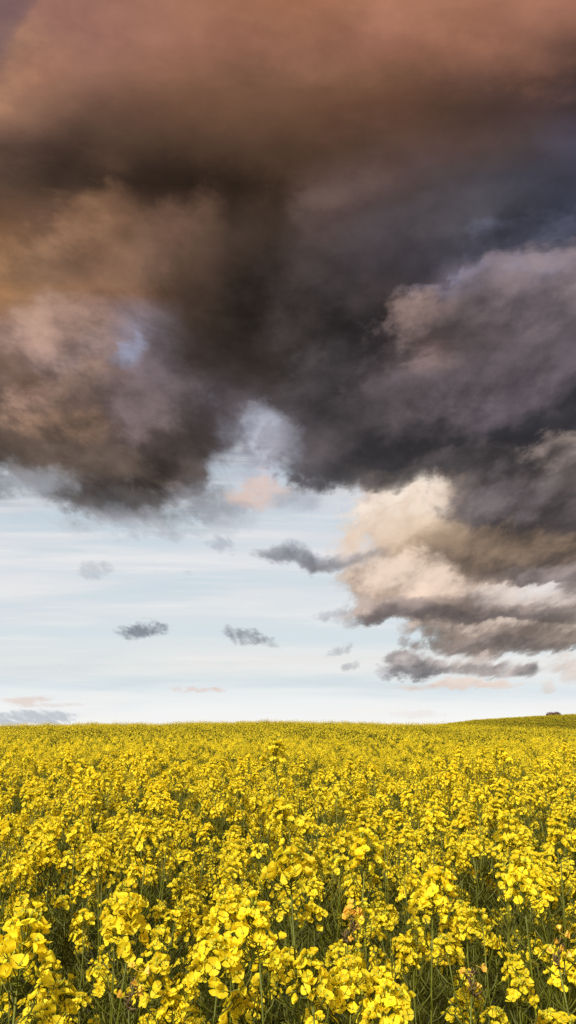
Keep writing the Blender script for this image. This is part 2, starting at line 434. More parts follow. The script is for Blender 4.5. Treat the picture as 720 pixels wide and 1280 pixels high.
M_FARPETAL = leafy("petal_far", (0.94, 0.74, 0.025), (0.88, 0.66, 0.02), 6.0, 0.42, 0.6, extra=((0.6, 0.50, 0.03), 0.80))
M_BARK = leafy("twig_brown", (0.17, 0.075, 0.035), (0.09, 0.045, 0.025), 1.5, 0.1, 0.8)

def soil_material():
    m = bpy.data.materials.new("field_soil")
    m.use_nodes = True
    g = NT(m.node_tree)
    tc = g.n('ShaderNodeTexCoord')
    n = g.noise(tc.outputs['Object'], 3.0, 8.0, 0.65)[0]
    n2 = g.noise(tc.outputs['Object'], 0.08, 4.0, 0.6)[0]
    c = g.mix(g.smooth(n, 0.35, 0.65), (0.045, 0.035, 0.018, 1), (0.05, 0.075, 0.018, 1))
    c = g.mix(g.smooth(n2, 0.4, 0.65), c, (0.07, 0.085, 0.02, 1))
    b = g.n('ShaderNodeBsdfPrincipled'); g.link(c, b.inputs['Base Color'])
    b.inputs['Roughness'].default_value = 0.95
    bp = g.n('ShaderNodeBump'); g.link(n, bp.inputs['Height']); bp.inputs['Distance'].default_value = 0.05
    g.link(bp.outputs[0], b.inputs['Normal'])
    o = g.n('ShaderNodeOutputMaterial'); g.link(b.outputs[0], o.inputs[0])
    return m
M_SOIL = soil_material()

# ------------------------------------------------------------------ terrain
CREST = 58.0
CR_X = [-400, 0, 60, 120, 200, 240, 280, 330, 400, 440, 480, 520, 548, 570, 620, 720, 1100]
CR_Y = [912, 908.5, 908, 907, 906, 905.5, 904, 903.3, 904, 905, 906.3, 907.3, 907.8, 909, 912, 918, 930]
HILL_D = 330.0
HL_X = [-900, 200, 480, 560, 600, 650, 690, 720, 800, 1000, 1500]
HL_Y = [955, 945, 918, 906.8, 901.5, 898.5, 896.4, 894.8, 892, 888, 890]
HEAD_H = 1.27

def sstep(t):
    t = np.clip(t, 0, 1)
    return t * t * (3 - 2 * t)

def ground_z(x, y):
    x = np.asarray(x, float); y = np.asarray(y, float)
    k = F * CT + 270 * ST
    yy = np.maximum(y, 1.0)
    # field crest
    px = 360 + x / CREST * k * 0.985
    cz = CAM_Z + (910 - np.interp(px, CR_X, CR_Y)) / 1036.0 * CREST - HEAD_H
    rise = cz * sstep((y - 9.0) / (CREST - 9.0)) ** 1.15
    fall = -9.0 * sstep((y - CREST) / 110.0)
    z = rise + fall
    # far hill
    pxh = 360 + x / HILL_D * k * 0.985
    hz = CAM_Z + (910 - np.interp(pxh, HL_X, HL_Y)) / 1036.0 * HILL_D - 1.3
    up = sstep((y - 150.0) / (HILL_D - 150.0))
    down = 1 - sstep((y - HILL_D) / 500.0)
    target = -9.0 + (hz + 9.0) * up * down
    z = np.where(y > 110, np.maximum(z, target) * sstep((y - 110) / 60.0) + z * (1 - sstep((y - 110) / 60.0)), z)
    # gentle unevenness
    z = z + 0.03 * np.sin(x * 1.3 + 0.7 * y) * np.cos(y * 0.9) * (y < CREST + 30)
    return z

def grid_mesh(name, xs, ys, mat):
    X, Y = np.meshgrid(xs, ys)
    Z = ground_z(X, Y)
    vs = np.stack([X.ravel(), Y.ravel(), Z.ravel()], 1)
    nx, ny = len(xs), len(ys)
    i = np.arange((ny - 1) * (nx - 1))
    r, c = i // (nx - 1), i % (nx - 1)
    a_ = r * nx + c
    faces = np.stack([a_, a_ + 1, a_ + nx + 1, a_ + nx], 1)
    me = bpy.data.meshes.new(name)
    me.from_pydata(vs.tolist(), [], faces.tolist())
    me.materials.append(mat)
    me.polygons.foreach_set("use_smooth", [True] * len(me.polygons))
    o = bpy.data.objects.new(name, me)
    COL.objects.link(o)
    return o

def axis(far, near, n):
    t = np.linspace(0, 1, n)
    return near * t + (far - near) * t ** 4
xp = axis(6000, 160, 60)
xs = np.concatenate([-xp[::-1], xp[1:]])
yp = axis(7000, 900, 150)
ys = np.concatenate([-axis(3000, 60, 20)[::-1], yp[1:]])
ground = grid_mesh("ground", xs, ys, M_SOIL)
ground["kind"] = "structure"
ground["label"] = "gently rolling farmland soil under the crop, with a far hill at the right"

# ------------------------------------------------------------------ mesh collector
class MB:
    def __init__(self):
        self.v = []; self.f = []; self.m = []; self.nv = 0
    def add(self, verts, faces, mat=0):
        base = self.nv
        self.v.extend(verts); self.nv += len(verts)
        for f in faces:
            self.f.append(tuple(i + base for i in f)); self.m.append(mat)
    def mesh(self, name, mats, smooth=True):
        me = bpy.data.meshes.new(name)
        me.from_pydata([tuple(p) for p in self.v], [], self.f)
        for m in mats: me.materials.append(m)
        if len(mats) > 1:
            me.polygons.foreach_set("material_index", self.m)
        if smooth:
            me.polygons.foreach_set("use_smooth", [True] * len(me.polygons))
        me.update()
        return me
    def tube(self, pts, radii, sides=5, mat=0, cap=True):
        """A swept tube through pts."""
        ring = []; n = len(pts)
        prev = None
        vs = []
        for i, p in enumerate(pts):
            p = Vector(p)
            a_ = Vector(pts[max(i - 1, 0)]); b_ = Vector(pts[min(i + 1, n - 1)])
            t = (b_ - a_).normalized() if (b_ - a_).length > 1e-9 else Vector((0, 0, 1))
            if prev is None:
                s_ = t.orthogonal().normalized()
            else:
                s_ = (prev - t * prev.dot(t)).normalized()
            prev = s_
            q = t.cross(s_)
            for k in range(sides):
                an = 2 * math.pi * k / sides
                vs.append(p + (s_ * math.cos(an) + q * math.sin(an)) * radii[i])
        fs = []
        for i in range(n - 1):
            for k in range(sides):
                k2 = (k + 1) % sides
                fs.append((i * sides + k, i * sides + k2, (i + 1) * sides + k2, (i + 1) * sides + k))
        if cap:
            fs.append(tuple(range((n - 1) * sides, n * sides)))
        self.add(vs, fs, mat)

def frame_of(d):
    d = Vector(d).normalized()
    s_ = d.orthogonal().normalized()
    q = d.cross(s_)
    return s_, q, d

def add_flower(mb, pos, normal, size, rnd, lod, mat=0, closed=0.0):
    """Four-petalled cross; closed tips the petals up along the normal."""
    s_, q, d = frame_of(normal)
    a0 = rnd.uniform(0, math.pi)
    pos = Vector(pos)
    if lod >= 2:
        h = size * 0.55
        e1 = s_ * math.cos(a0) + q * math.sin(a0); e2 = d.cross(e1)
        w = size * 0.16
        mb.add([pos + e1 * h + d * w, pos + e2 * h - d * w * .6, pos - e1 * h + d * w, pos - e2 * h - d * w * .6], [(0, 1, 2, 3)], mat)
        return
    for k in range(4):
        an = a0 + k * math.pi / 2 + rnd.uniform(-.16, .16)
        rad = s_ * math.cos(an) + q * math.sin(an)
        tan = d.cross(rad)
        L = size * 0.5 * rnd.uniform(0.88, 1.12)
        W = L * rnd.uniform(0.54, 0.70)
        lift = closed + rnd.uniform(-0.12, 0.28)
        droop = rnd.uniform(-0.25, 0.35)
        tw = rnd.uniform(-.25, .25)
        def pt(t, sgn, w):
            el = lift * t + 0.30 * t - droop * t * t
            ax = rad * (t * math.cos(min(el, 1.3))) + d * (t * math.sin(el))
            edge = tan * (sgn * w) + d * (abs(sgn) * w * 0.30 + sgn * w * tw)
            return pos + ax * L + edge * W
        if lod == 1:
            vs = [pt(0.08, 0, 0), pt(0.66, -1, 1.0), pt(1.0, 0, 0), pt(0.66, 1, 1.0)]
            mb.add(vs, [(0, 1, 2, 3)], mat)
        else:
            vs = [pt(0.08, 0, 0),
                  pt(0.36, -1, 0.52), pt(0.36, 0, 0), pt(0.36, 1, 0.52),
                  pt(0.72, -1, 1.0), pt(0.72, 0, 0), pt(0.72, 1, 1.0),
                  pt(0.94, -1, 0.66), pt(1.03, 0, 0), pt(0.94, 1, 0.66)]
            fs = [(0, 1, 2), (0, 2, 3), (1, 4, 5, 2), (2, 5, 6, 3), (4, 7, 8, 5), (5, 8, 9, 6)]
            mb.add(vs, fs, mat)

def add_bud(mb, pos, d, ln, r, mat=0, sides=4):
    s_, q, d = frame_of(d)
    pos = Vector(pos)
    vs = [pos]
    for t, k in ((0.3, 0.8), (0.7, 1.0)):
        for i in range(sides):
            an = 2 * math.pi * i / sides
            vs.append(pos + d * ln * t + (s_ * math.cos(an) + q * math.sin(an)) * r * k)
    vs.append(pos + d * ln)
    fs = []
    for i in range(sides):
        j = (i + 1) % sides
        fs += [(0, 1 + j, 1 + i), (1 + i, 1 + j, 1 + sides + j, 1 + sides + i), (1 + sides + i, 1 + sides + j, 2 * sides + 1)]
    mb.add(vs, fs, mat)

def raceme(rnd, lod, n=None, style='full', T=None, flowers=None, buds=None, stalks=None, pm=0, bm=0, sm=0):
    """One flower head: its axis runs along +Z from the origin (lowest open flower) to the buds.
    Adds to the given collectors through the transform T."""
    T = T or Matrix.Identity(4)
    R3 = T.to_3x3()
    n = n or rnd.randint(20, 32)
    Lax = rnd.uniform(0.018, 0.034) * (n / 26.0) ** 0.5
    size = rnd.uniform(0.0122, 0.0150)
    g = rnd.uniform(0, 6.28)
    for i in range(n):
        t = (i + rnd.random() * 0.7) / n              # 0 low .. 1 top
        g += 2.39996 + rnd.uniform(-.35, .35)
        tilt = R(82 - 52 * t + rnd.uniform(-15, 12))    # from the axis
        ln = (0.023 - 0.009 * t) * rnd.uniform(0.6, 1.25)
        base = Vector((0, 0, Lax * t))
        dr = Vector((math.cos(g) * math.sin(tilt), math.sin(g) * math.sin(tilt), math.cos(tilt)))
        tip = base + dr * ln + Vector((0, 0, 0.004))
        nrm = (dr + Vector((rnd.gauss(0, .28), rnd.gauss(0, .28), 0.45 + rnd.gauss(0, .25)))).normalized()
        closed = rnd.choice((0, 0, 0, .25, .7)) if t < .85 else .6
        sz = size * (1.0 if t < .8 else .78) * rnd.uniform(.88, 1.1)
        if lod == 2 and i % 2: continue
        add_flower(flowers, T @ tip, R3 @ nrm, sz * (1.45 if lod == 2 else 1), rnd, lod, pm, closed)
        if lod == 0 and stalks is not None:
            stalks.tube([T @ base, T @ (base + dr * ln * .6 + Vector((0, 0, -.001))), T @ tip], [.0006, .0005, .0006], 3, sm, cap=False)
            for k in range(2):                       # green sepals / stamens behind the flower
                add_bud(stalks, T @ (tip - nrm * .0025), R3 @ (nrm + Vector((rnd.gauss(0, .3), rnd.gauss(0, .3), 0))), .0055, .0011, bm, 3)
    nb = {0: 14, 1: 5, 2: 1}[lod]
    for i in range(nb):
        g += 2.39996
        q = math.sqrt((i + .5) / nb)
        dr = Vector((math.cos(g) * q * .75, math.sin(g) * q * .75, 1 - q * .35)).normalized()
        p = Vector((0, 0, Lax * 1.0 + .002)) + Vector((dr.x, dr.y, dr.z * 1.1)) * (.007 + .004 * rnd.random())
        if lod == 2:
            add_bud(buds, T @ p, R3 @ dr, .012, .005, bm, 3)
        else:
            add_bud(buds, T @ p, R3 @ dr, rnd.uniform(.005, .007), .0016 if lod == 0 else .003, bm, 4 if lod == 0 else 3)
    return Lax

def withered(rnd, T, dark, faded, flowers, stalks, mats):
    """A dried head: dark shrivelled pods and buds crowded on the tip, a few faded flowers."""
    R3 = T.to_3x3(); g = 0
    for i in range(34):
        t = i / 34.0
        g += 2.4
        tilt = R(rnd.uniform(20, 100))
        dr = Vector((math.cos(g) * math.sin(tilt), math.sin(g) * math.sin(tilt), math.cos(tilt)))
        base = Vector((.004 * math.sin(t * 7), .004 * math.cos(t * 5), 0.034 * t))
        l = rnd.uniform(.004, .012) * (1.2 - .6 * t)
        dark.tube([T @ base, T @ (base + dr * l * .6), T @ (base + dr * l + Vector((0, 0, .003)))], [.0010, .0013, .0006], 4, 0)
    for i in range(faded[0]):
        g += 2.4
        t = rnd.random()
        dr = Vector((math.cos(g), math.sin(g), rnd.uniform(-.2, .6))).normalized()
        p = Vector((0, 0, .05 * t)) + dr * rnd.uniform(.006, .013)
        flowers.tube([T @ Vector((0, 0, p.z)), T @ p], [.0004, .0004], 3, faded[1], cap=False)
        add_flower(flowers, T @ p, R3 @ (dr + Vector((0, 0, .4))), .014, rnd, 0, faded[1], 1.0)

# ------------------------------------------------------------------ plant architecture
def curve_pts(p0, p3, rnd, n=7, bow=0.5, out=None):
    """A branch that leaves sideways and turns upward."""
    p0, p3 = Vector(p0), Vector(p3)
    h = p3.z - p0.z
    hd = Vector((p3.x - p0.x, p3.y - p0.y, 0))
    c1 = p0 + hd * 0.55 + Vector((0, 0, h * 0.25))
    c2 = p3 - Vector((rnd.uniform(-.02, .02), rnd.uniform(-.02, .02), h * 0.45)) - hd * 0.05
    out = []
    for i in range(n):
        t = i / (n - 1)
        out.append(p0 * (1 - t) ** 3 + c1 * 3 * t * (1 - t) ** 2 + c2 * 3 * t * t * (1 - t) + p3 * t ** 3)
    return out

def pods_on(mb, pts, frac0, rnd, count, lod, mat=0, drymat=None):
    """Curved young seed pods along the upper part of an axis."""
    n = len(pts)
    g = rnd.uniform(0, 6.28)
    for i in range(count):
        t = frac0 + (1 - frac0) * (i + rnd.random()) / count
        f = t * (n - 1); k = min(int(f), n - 2); w = f - k
        p = pts[k] * (1 - w) + pts[k + 1] * w
        ax = (pts[k + 1] - pts[k]).normalized()
        s_, q, ax = frame_of(ax)
        g += 2.39996 + rnd.uniform(-.3, .3)
        rad = s_ * math.cos(g) + q * math.sin(g)
        size = (1 - 0.55 * (t - frac0) / (1 - frac0 + 1e-6)) * rnd.uniform(.65, 1.15)
        l1 = .020 * size; l2 = .062 * size
        e0 = rnd.uniform(.15, .5)
        d1 = (rad * math.cos(e0) + ax * math.sin(e0)).normalized()
        e1 = e0 + rnd.uniform(.25, .6); e2 = e1 + rnd.uniform(.15, .5)
        d2 = rad * math.cos(e1) + ax * math.sin(e1)
        d3 = rad * math.cos(e2) + ax * math.sin(e2)
        a_ = p + d1 * l1; b_ = a_ + d2 * l2 * .5; c_ = b_ + d3 * l2 * .5
        if lod == 0:
            mb.tube([p, a_, a_ + d2 * l2 * .12, b_, c_ - d3 * l2 * .1, c_], [.0007, .0007, .0012, .0014, .0011, .0003], 4, mat, cap=False)
        else:
            mb.tube([p, a_, b_, c_], [.0007, .0009, .0013, .0004], 3, mat, cap=False)

def add_leaf(mb, p, az, ln, wd, droop, mat=0):
    p = Vector(p)
    rad = Vector((math.cos(az), math.sin(az), 0)); tan = Vector((-math.sin(az), math.cos(az), 0))
    vs = []; rows = ((0, .25), (.3, .9), (.65, .8), (1, .03))
    for t, w in rows:
        c = p + rad * ln * t * .85 + Vector((0, 0, ln * (0.55 * t - droop * t * t)))
        for sgn in (-1, 0, 1):
            vs.append(c + tan * sgn * wd * w * .5 + Vector((0, 0, abs(sgn) * wd * .15)))
    fs = []
    for i in range(3):
        a_ = i * 3
        fs += [(a_, a_ + 1, a_ + 4, a_ + 3), (a_ + 1, a_ + 2, a_ + 5, a_ + 4)]
    mb.add(vs, fs, mat)

def plan_plant(rnd, H=1.3, nb=None, spread=.17, style='full', drop=0.0):
    """Axes of a plant: list of (points, base radius, tip radius, pod count, kind, head size)."""
    lean = Vector((rnd.gauss(0, .035), rnd.gauss(0, .035), 0))
    top = Vector((lean.x * 1.5, lean.y * 1.5, H))
    main = []
    for i in range(12):
        t = i / 11
        wob = Vector((math.sin(t * 5 + lean.x * 90) * .006, math.cos(t * 4.3 + lean.y * 90) * .006, 0))
        main.append(Vector((lean.x * 1.5 * t * t, lean.y * 1.5 * t * t, H * t)) + wob * t)
    top = main[-1]
    axes = [(main, .0040, .0013, rnd.randint(44, 60), 'stem', rnd.randint(24, 34))]
    nb = nb or rnd.randint(4, 6)
    g = rnd.uniform(0, 6.28)
    for b in range(nb):
        t0 = 0.40 + 0.42 * (b + rnd.random() * .6) / nb
        f = t0 * 11; k = int(f)
        p0 = main[k].lerp(main[k + 1], f - k)
        g += 2.4 + rnd.uniform(-.4, .4)
        reach = spread * rnd.uniform(.45, 1.1) * (1.15 - .4 * t0)
        zt = H - abs(rnd.gauss(0.03, .12)) - .015
        zt = max(zt, p0.z + .12)
        p3 = Vector((p0.x + math.cos(g) * reach, p0.y + math.sin(g) * reach, zt))
        pts = curve_pts(p0, p3, rnd, 8)
        axes.append((pts, .0022, .0010, rnd.randint(26, 38), 'branch', rnd.randint(15, 28)))
        if rnd.random() < .6:     # a lower side shoot with its own small head
            q0 = pts[3]; gg = g + rnd.choice((-1, 1)) * rnd.uniform(.6, 1.3)
            q3 = q0 + Vector((math.cos(gg) * .09, math.sin(gg) * .09, rnd.uniform(.10, .22)))
            q3.z = min(q3.z, H - .05)
            axes.append((curve_pts(q0, q3, rnd, 5), .0018, .0010, rnd.randint(4, 9), 'shoot', rnd.randint(8, 16)))
    return axes

def tip_matrix(pts, rnd):
    d = (pts[-1] - pts[-2]).normalized() + Vector((rnd.gauss(0, .22), rnd.gauss(0, .22), .15))
    s_, q, d = frame_of(d)
    m = Matrix((s_, q, d)).transposed().to_4x4()
    m.translation = pts[-1]
    return m

class Variant:
    pass

# shared flower heads for the near plants
HEADS = []
for i in range(14):
    rnd = random.Random(100 + i)
    fl, bd = MB(), MB()
    raceme(rnd, 0, n=[18, 24, 30, 36, 42, 48, 32][i % 7], flowers=fl, buds=bd, stalks=fl, pm=0, bm=1, sm=2)
    HEADS.append((fl.mesh("flower_head", [M_PETAL, M_BUD, M_STEM]), bd.mesh("flower_buds", [M_PETAL, M_BUD]), [18, 24, 30, 36, 42, 48, 32][i % 7]))
for h in HEADS:
    pass

def build_variant(seed, H=1.3, nb=None, spread=.17, style='full'):
    rnd = random.Random(seed)
    V = Variant(); V.H = H
    axes = plan_plant(rnd, H, nb, spread, style)
    st, pd, lf = MB(), MB(), MB()
    V.heads = []
    for j, (pts, r0, r1, npod, kind, nf) in enumerate(axes):
        n = len(pts)
        st.tube(pts, [r0 + (r1 - r0) * i / (n - 1) for i in range(n)], 6 if kind == 'stem' else 5, 0)
        if style == 'podded' and kind == 'stem': npod = 46
        pods_on(pd, pts, .50 if kind == 'stem' else (.24 if kind == 'branch' else .2), rnd, npod, 0)
        T = tip_matrix(pts, rnd)
        # the axis goes on a little into the head
        st.tube([pts[-1], T @ Vector((0, 0, .03))], [r1, .0008], 4, 0)
        V.heads.append((T, nf, kind))
        if kind == 'branch':
            add_leaf(lf, pts[0], math.atan2(pts[3].y - pts[0].y, pts[3].x - pts[0].x) + rnd.uniform(-.4, .4), rnd.uniform(.07, .13), rnd.uniform(.018, .032), rnd.uniform(.3, .8))
    for k in range(7):
        add_leaf(lf, axes[0][0][2 + k % 5] , rnd.uniform(0, 6.28), rnd.uniform(.10, .22), rnd.uniform(.03, .06), rnd.uniform(.3, .9))
    V.stem = st.mesh("stem", [M_STEM])
    V.pods = pd.mesh("seed_pods", [M_POD])
    V.leaf = lf.mesh("leaves", [M_LEAF])
    V.rnd = rnd
    return V

VARS = [build_variant(500 + i) for i in range(9)]
POD_VARS = [build_variant(600 + i, style='podded', nb=4) for i in range(2)]

# dried heads
DRIED = []
for i, fad in enumerate(((6, 0), (16, 0), (4, 0))):
    rnd = random.Random(900 + i)
    dk, fd = MB(), MB()
    withered(rnd, Matrix.Identity(4), dk, fad, fd, None, None)
    DRIED.append((dk.mesh("withered_head", [M_WITHER]), fd.mesh("faded_flowers", [M_FADED])))

def link(name, data, parent, m=None):
    o = bpy.data.objects.new(name, data)
    COL.objects.link(o)
    o.parent = parent
    if m is not None:
        o.matrix_local = m
    return o

def make_plant(V, detail=True, dried=None, rnd=random, lead=1.0):
    root = bpy.data.objects.new("rapeseed_plant", None)
    root.empty_display_size = .05
    COL.objects.link(root)
    link("stem", V.stem, root)
    link("seed_pods", V.pods, root)["kind"] = "stuff"
    link("leaves", V.leaf, root)
    for j, (T, nf, kind) in enumerate(V.heads):
        if j == 0 and dried is not None:
            h = link("withered_head", DRIED[dried][0], root, T)
            h["label"] = "dried dark brown tip of the flower head"
            link("faded_flowers", DRIED[dried][1], h)
            continue
        k = min(range(len(HEADS)), key=lambda i: abs(HEADS[i][2] - nf * 1.35) + rnd.random() * 6)
        T2 = T @ Matrix.Rotation(rnd.uniform(0, 6.28), 4, 'Z') @ Matrix.Scale(rnd.uniform(.85, 1.15) if lead == 1 else 1.0, 4)
        T2 = T2 @ Matrix.Scale(1.1, 4)
        if kind == 'stem': T2 = T2 @ Matrix.Scale(1.12 * lead, 4)
        h = link("flower_head", HEADS[k][0], root, T2)
        if detail:
            link("flower_buds", HEADS[k][1], h)
    return root

def copy_tree(o, parent=None):
    c = o.copy(); COL.objects.link(c); c.parent = parent
    for ch in [x for x in bpy.data.objects if x.parent == o]:
        copy_tree(ch, c)
    return c

# ------------------------------------------------------------------ near plants, one by one
GEN_LABEL = "yellow flowering rapeseed plant standing in the dense front of the field"
GROUP = "rapeseed plants in the front of the field"
HERO = [  # px, py of the head centre, distance, variant, dried, label
(345, 950, 2.7, 0, None, "tallest rapeseed plant, its domed yellow head rising on a bare stem mid-field"),
(362, 1030, 2.0, 1, None, "rapeseed plant with a large round yellow head just below the tallest one in the middle"),
(22, 1222, 1.05, 2, None, "rapeseed plant with the largest open yellow flowers, in the bottom left corner"),
(162, 1240, 1.15, 3, 0, "rapeseed plant with a shrivelled grey-brown tip near the bottom left"),
(588, 1224, 1.15, 4, 2, "rapeseed plant with a dark shrivelled tip ringed by curved pods, bottom right of the middle"),
(434, 1160, 1.35, 'p', 1, "rapeseed plant whose stem ends in faded orange-pink flowers, bottom middle"),
(697, 1188, 1.3, 5, 0, "rapeseed plant with a withered brown tip beside the right edge"),
(540, 1130, 1.6, 6, None, "rapeseed plant with a compact round yellow head against dark stalks, right of the middle"),
(325, 1184, 1.2, 7, None, "rapeseed plant with a broad yellow head left of the tall podded stem"),
(272, 1216, 1.2, 8, None, "rapeseed plant with a small drooping yellow head near the bottom, left of the middle"),
(163, 1160, 1.45, 1, None, "rapeseed plant with a full yellow head above the shrivelled grey-brown tip"),
(364, 1096, 1.35, 'q', None, "tall slender rapeseed plant whose long pod-lined stem runs down to the bottom edge"),
(636, 1056, 1.9, 3, None, "rapeseed plant with a tight round yellow head standing proud in the right half"),
(655, 1118, 1.5, 0, None, "wide flat-headed rapeseed plant above the withered tip at the right edge"),
(455, 1082, 1.7, 5, None, "rapeseed plant with a flat-topped yellow head above the faded orange-pink one"),
]
made = []
for i, (px, py, dist, vi, dried, label) in enumerate(HERO):
    V = POD_VARS[0] if vi == 'p' else POD_VARS[1] if vi == 'q' else VARS[vi]
    r = random.Random(40 + i)
    o = make_plant(V, True, dried, r, 1.35 if i == 2 else 1.18)
    x, y, z = at(px, py, dist)
    gz = float(ground_z(x, y))
    tipz = z - .02 - gz
    s = tipz / V.H
    rot = r.uniform(0, 6.28)
    T0 = V.heads[0][0].translation
    ox = (math.cos(rot) * T0.x - math.sin(rot) * T0.y) * s
    oy = (math.sin(rot) * T0.x + math.cos(rot) * T0.y) * s
    o.location = (x - ox, y - oy, gz)
    o.rotation_euler = (0, 0, rot)
    o.scale = (s, s, s)
    o["label"] = label; o["category"] = "flowering plant"; o["group"] = GROUP
    made.append((x - ox, y - oy))

DENS = 20.5
cell = 1 / math.sqrt(DENS)
sites = []
nyc = int(16 / cell)
for iy in range(int(.62 / cell), nyc):
    for ix in range(-60, 61):
        x = (ix + .5 * (iy % 2) + random.uniform(-.42, .42)) * cell
        y = (iy + random.uniform(-.42, .42)) * cell
        if y < .72: continue
        if abs(x) > 0.375 * y * 1.25 + 0.9: continue
        if any((x - a_) ** 2 + (y - b_) ** 2 < (.10 if min(b_, y) < 2 else .15) ** 2 for a_, b_ in made): continue
        sites.append((x, y))
in_frame = lambda x, y: abs(x) < 0.365 * y + 0.10
sites.sort(key=lambda p: p[1])
near = [p for p in sites if in_frame(*p)][:300 - len(HERO)]
near_set = set(near)
rest_sites = [p for p in sites if p not in near_set]
NEAR_END = near[-1][1]
print("near plants to", NEAR_END, "rest", len(rest_sites))

PROTO = [make_plant(v, True, None, random.Random(70 + i)) for i, v in enumerate(VARS)]
PROTO_PLAIN = [make_plant(v, False, None, random.Random(170 + i)) for i, v in enumerate(VARS)]
kids = {}
for o in bpy.data.objects:
    if o.parent is not None:
        kids.setdefault(o.parent.name, []).append(o)
def copy_fast(o, parent=None):
    c = o.copy(); COL.objects.link(c); c.parent = parent
    for ch in kids.get(o.name, ()):
        copy_fast(ch, c)
    return c

def plant_scale(x, y, rnd):
    s = rnd.gauss(0.965, .075) + .06 * math.sin(x * 2.1 + 1.3 * y) * math.cos(y * 1.7 - x)
    if y < 1.5: s = min(s, 1.0)
    elif y < 3.6: s = min(s, 1.04)
    return max(.82, min(1.10, s))

unused = {id(p): p for p in PROTO + PROTO_PLAIN}
for i, (x, y) in enumerate(near):
    r = random.Random(3000 + i)
    pool = PROTO if i < 130 else PROTO_PLAIN
    p = pool[r.randrange(len(pool))]
    if id(p) in unused:
        o = p; del unused[id(p)]
    else:
        o = copy_fast(p)
    o.name = "rapeseed_plant"
    s = plant_scale(x, y, r)
    o.location = (x, y, float(ground_z(x, y)))
    o.rotation_euler = (r.gauss(0, .03), r.gauss(0, .03), r.uniform(0, 6.28))
    o.scale = (s, s, s)
    o["label"] = GEN_LABEL; o["category"] = "flowering plant"; o["group"] = GROUP + ", alike"
for p in unused.values():
    for ch in kids.get(p.name, ()):
        for g_ in kids.get(ch.name, ()): bpy.data.objects.remove(g_)
        bpy.data.objects.remove(ch)
    bpy.data.objects.remove(p)

# ------------------------------------------------------------------ the rest of the crop: one uncountable mass
MATS = [M_PETAL, M_BUD, M_STEM, M_POD, M_LEAF, M_FARPETAL]
def joined_plant(seed, lod, mb=None, off=(0, 0, 0), H=1.3, scale=1.0, bare_p=.4):
    rnd = random.Random(seed)
    mb = mb or MB()
    O = Matrix.Translation(off) @ Matrix.Rotation(rnd.uniform(0, 6.28), 4, 'Z') @ Matrix.Scale(scale, 4)
    axes = plan_plant(rnd, H)
    for pts, r0, r1, npod, kind, nf in axes:
        bare = kind != 'stem' and rnd.random() < ((.12, .28)[lod] if lod < 2 else bare_p)
        n = len(pts)
        if lod <= 1:
            P_ = [O @ p for p in pts]
            mb.tube(P_, [r0 + (r1 - r0) * i / (n - 1) for i in range(n)], 4 if kind == 'stem' else 3, 2, cap=False)
            tmp = MB()
            pods_on(tmp, pts, .62 if kind == 'stem' else .4, rnd, max(3, int(npod * .7)), 1)
            mb.add([O @ v for v in tmp.v], tmp.f, 3)
        else:
            P_ = [O @ p for p in pts[n // 2::2]]
            if len(P_) > 1:
                mb.tube(P_, [.0035] * len(P_), 3, 2, cap=False)
            for k in range(7):
                q = pts[n // 2 + k % (n // 2)] if n > 3 else pts[-1]
                add_leaf(mb, O @ (q + Vector((rnd.uniform(-.03, .03), rnd.uniform(-.03, .03), rnd.uniform(-.05, .03)))), rnd.uniform(0, 6.28), .07, .010, .1, 3)
        if bare: continue
        T = O @ tip_matrix(pts, rnd) @ Matrix.Scale(1.3 if lod == 1 else 1.15, 4)
        raceme(rnd, lod, n=int(nf * 1.25) if lod < 2 else max(8, nf // 2), T=T, flowers=mb, buds=mb, stalks=None, pm=0 if lod < 2 else 5, bm=1, sm=2)
    for k in range(6 if lod < 2 else 3):
        q = axes[0][0][3 + k % 6]
        add_leaf(mb, O @ q, rnd.uniform(0, 6.28), rnd.uniform(.1, .22), rnd.uniform(.03, .06), rnd.uniform(.3, .9), 4)
    return mb

tmpl = bpy.data.collections.new("crop_templates")
def template(name, me):
    o = bpy.data.objects.new(name, me)
    tmpl.objects.link(o)
NMID, NPATCH = 8, 5
for i in range(NMID):
    template("a_crop_plant_%02d" % i, joined_plant(2000 + i, 1).mesh("crop_plant", MATS))
for i in range(NPATCH):                       # square-metre pieces for the distance
    rnd = random.Random(2500 + i); mb = MB()
    for k in range(16):
        joined_plant(2600 + 50 * i + k, 2, mb, (((k % 5) + rnd.uniform(.1, .9)) / 5 - .5, ((k // 5) + rnd.uniform(.1, .9)) / 4 - .5, 0), 1.3, rnd.uniform(.86, 1.06), (.10, .25, .40, .55, .7)[i])
    template("b_crop_patch_%02d" % i, mb.mesh("crop_patch", MATS))

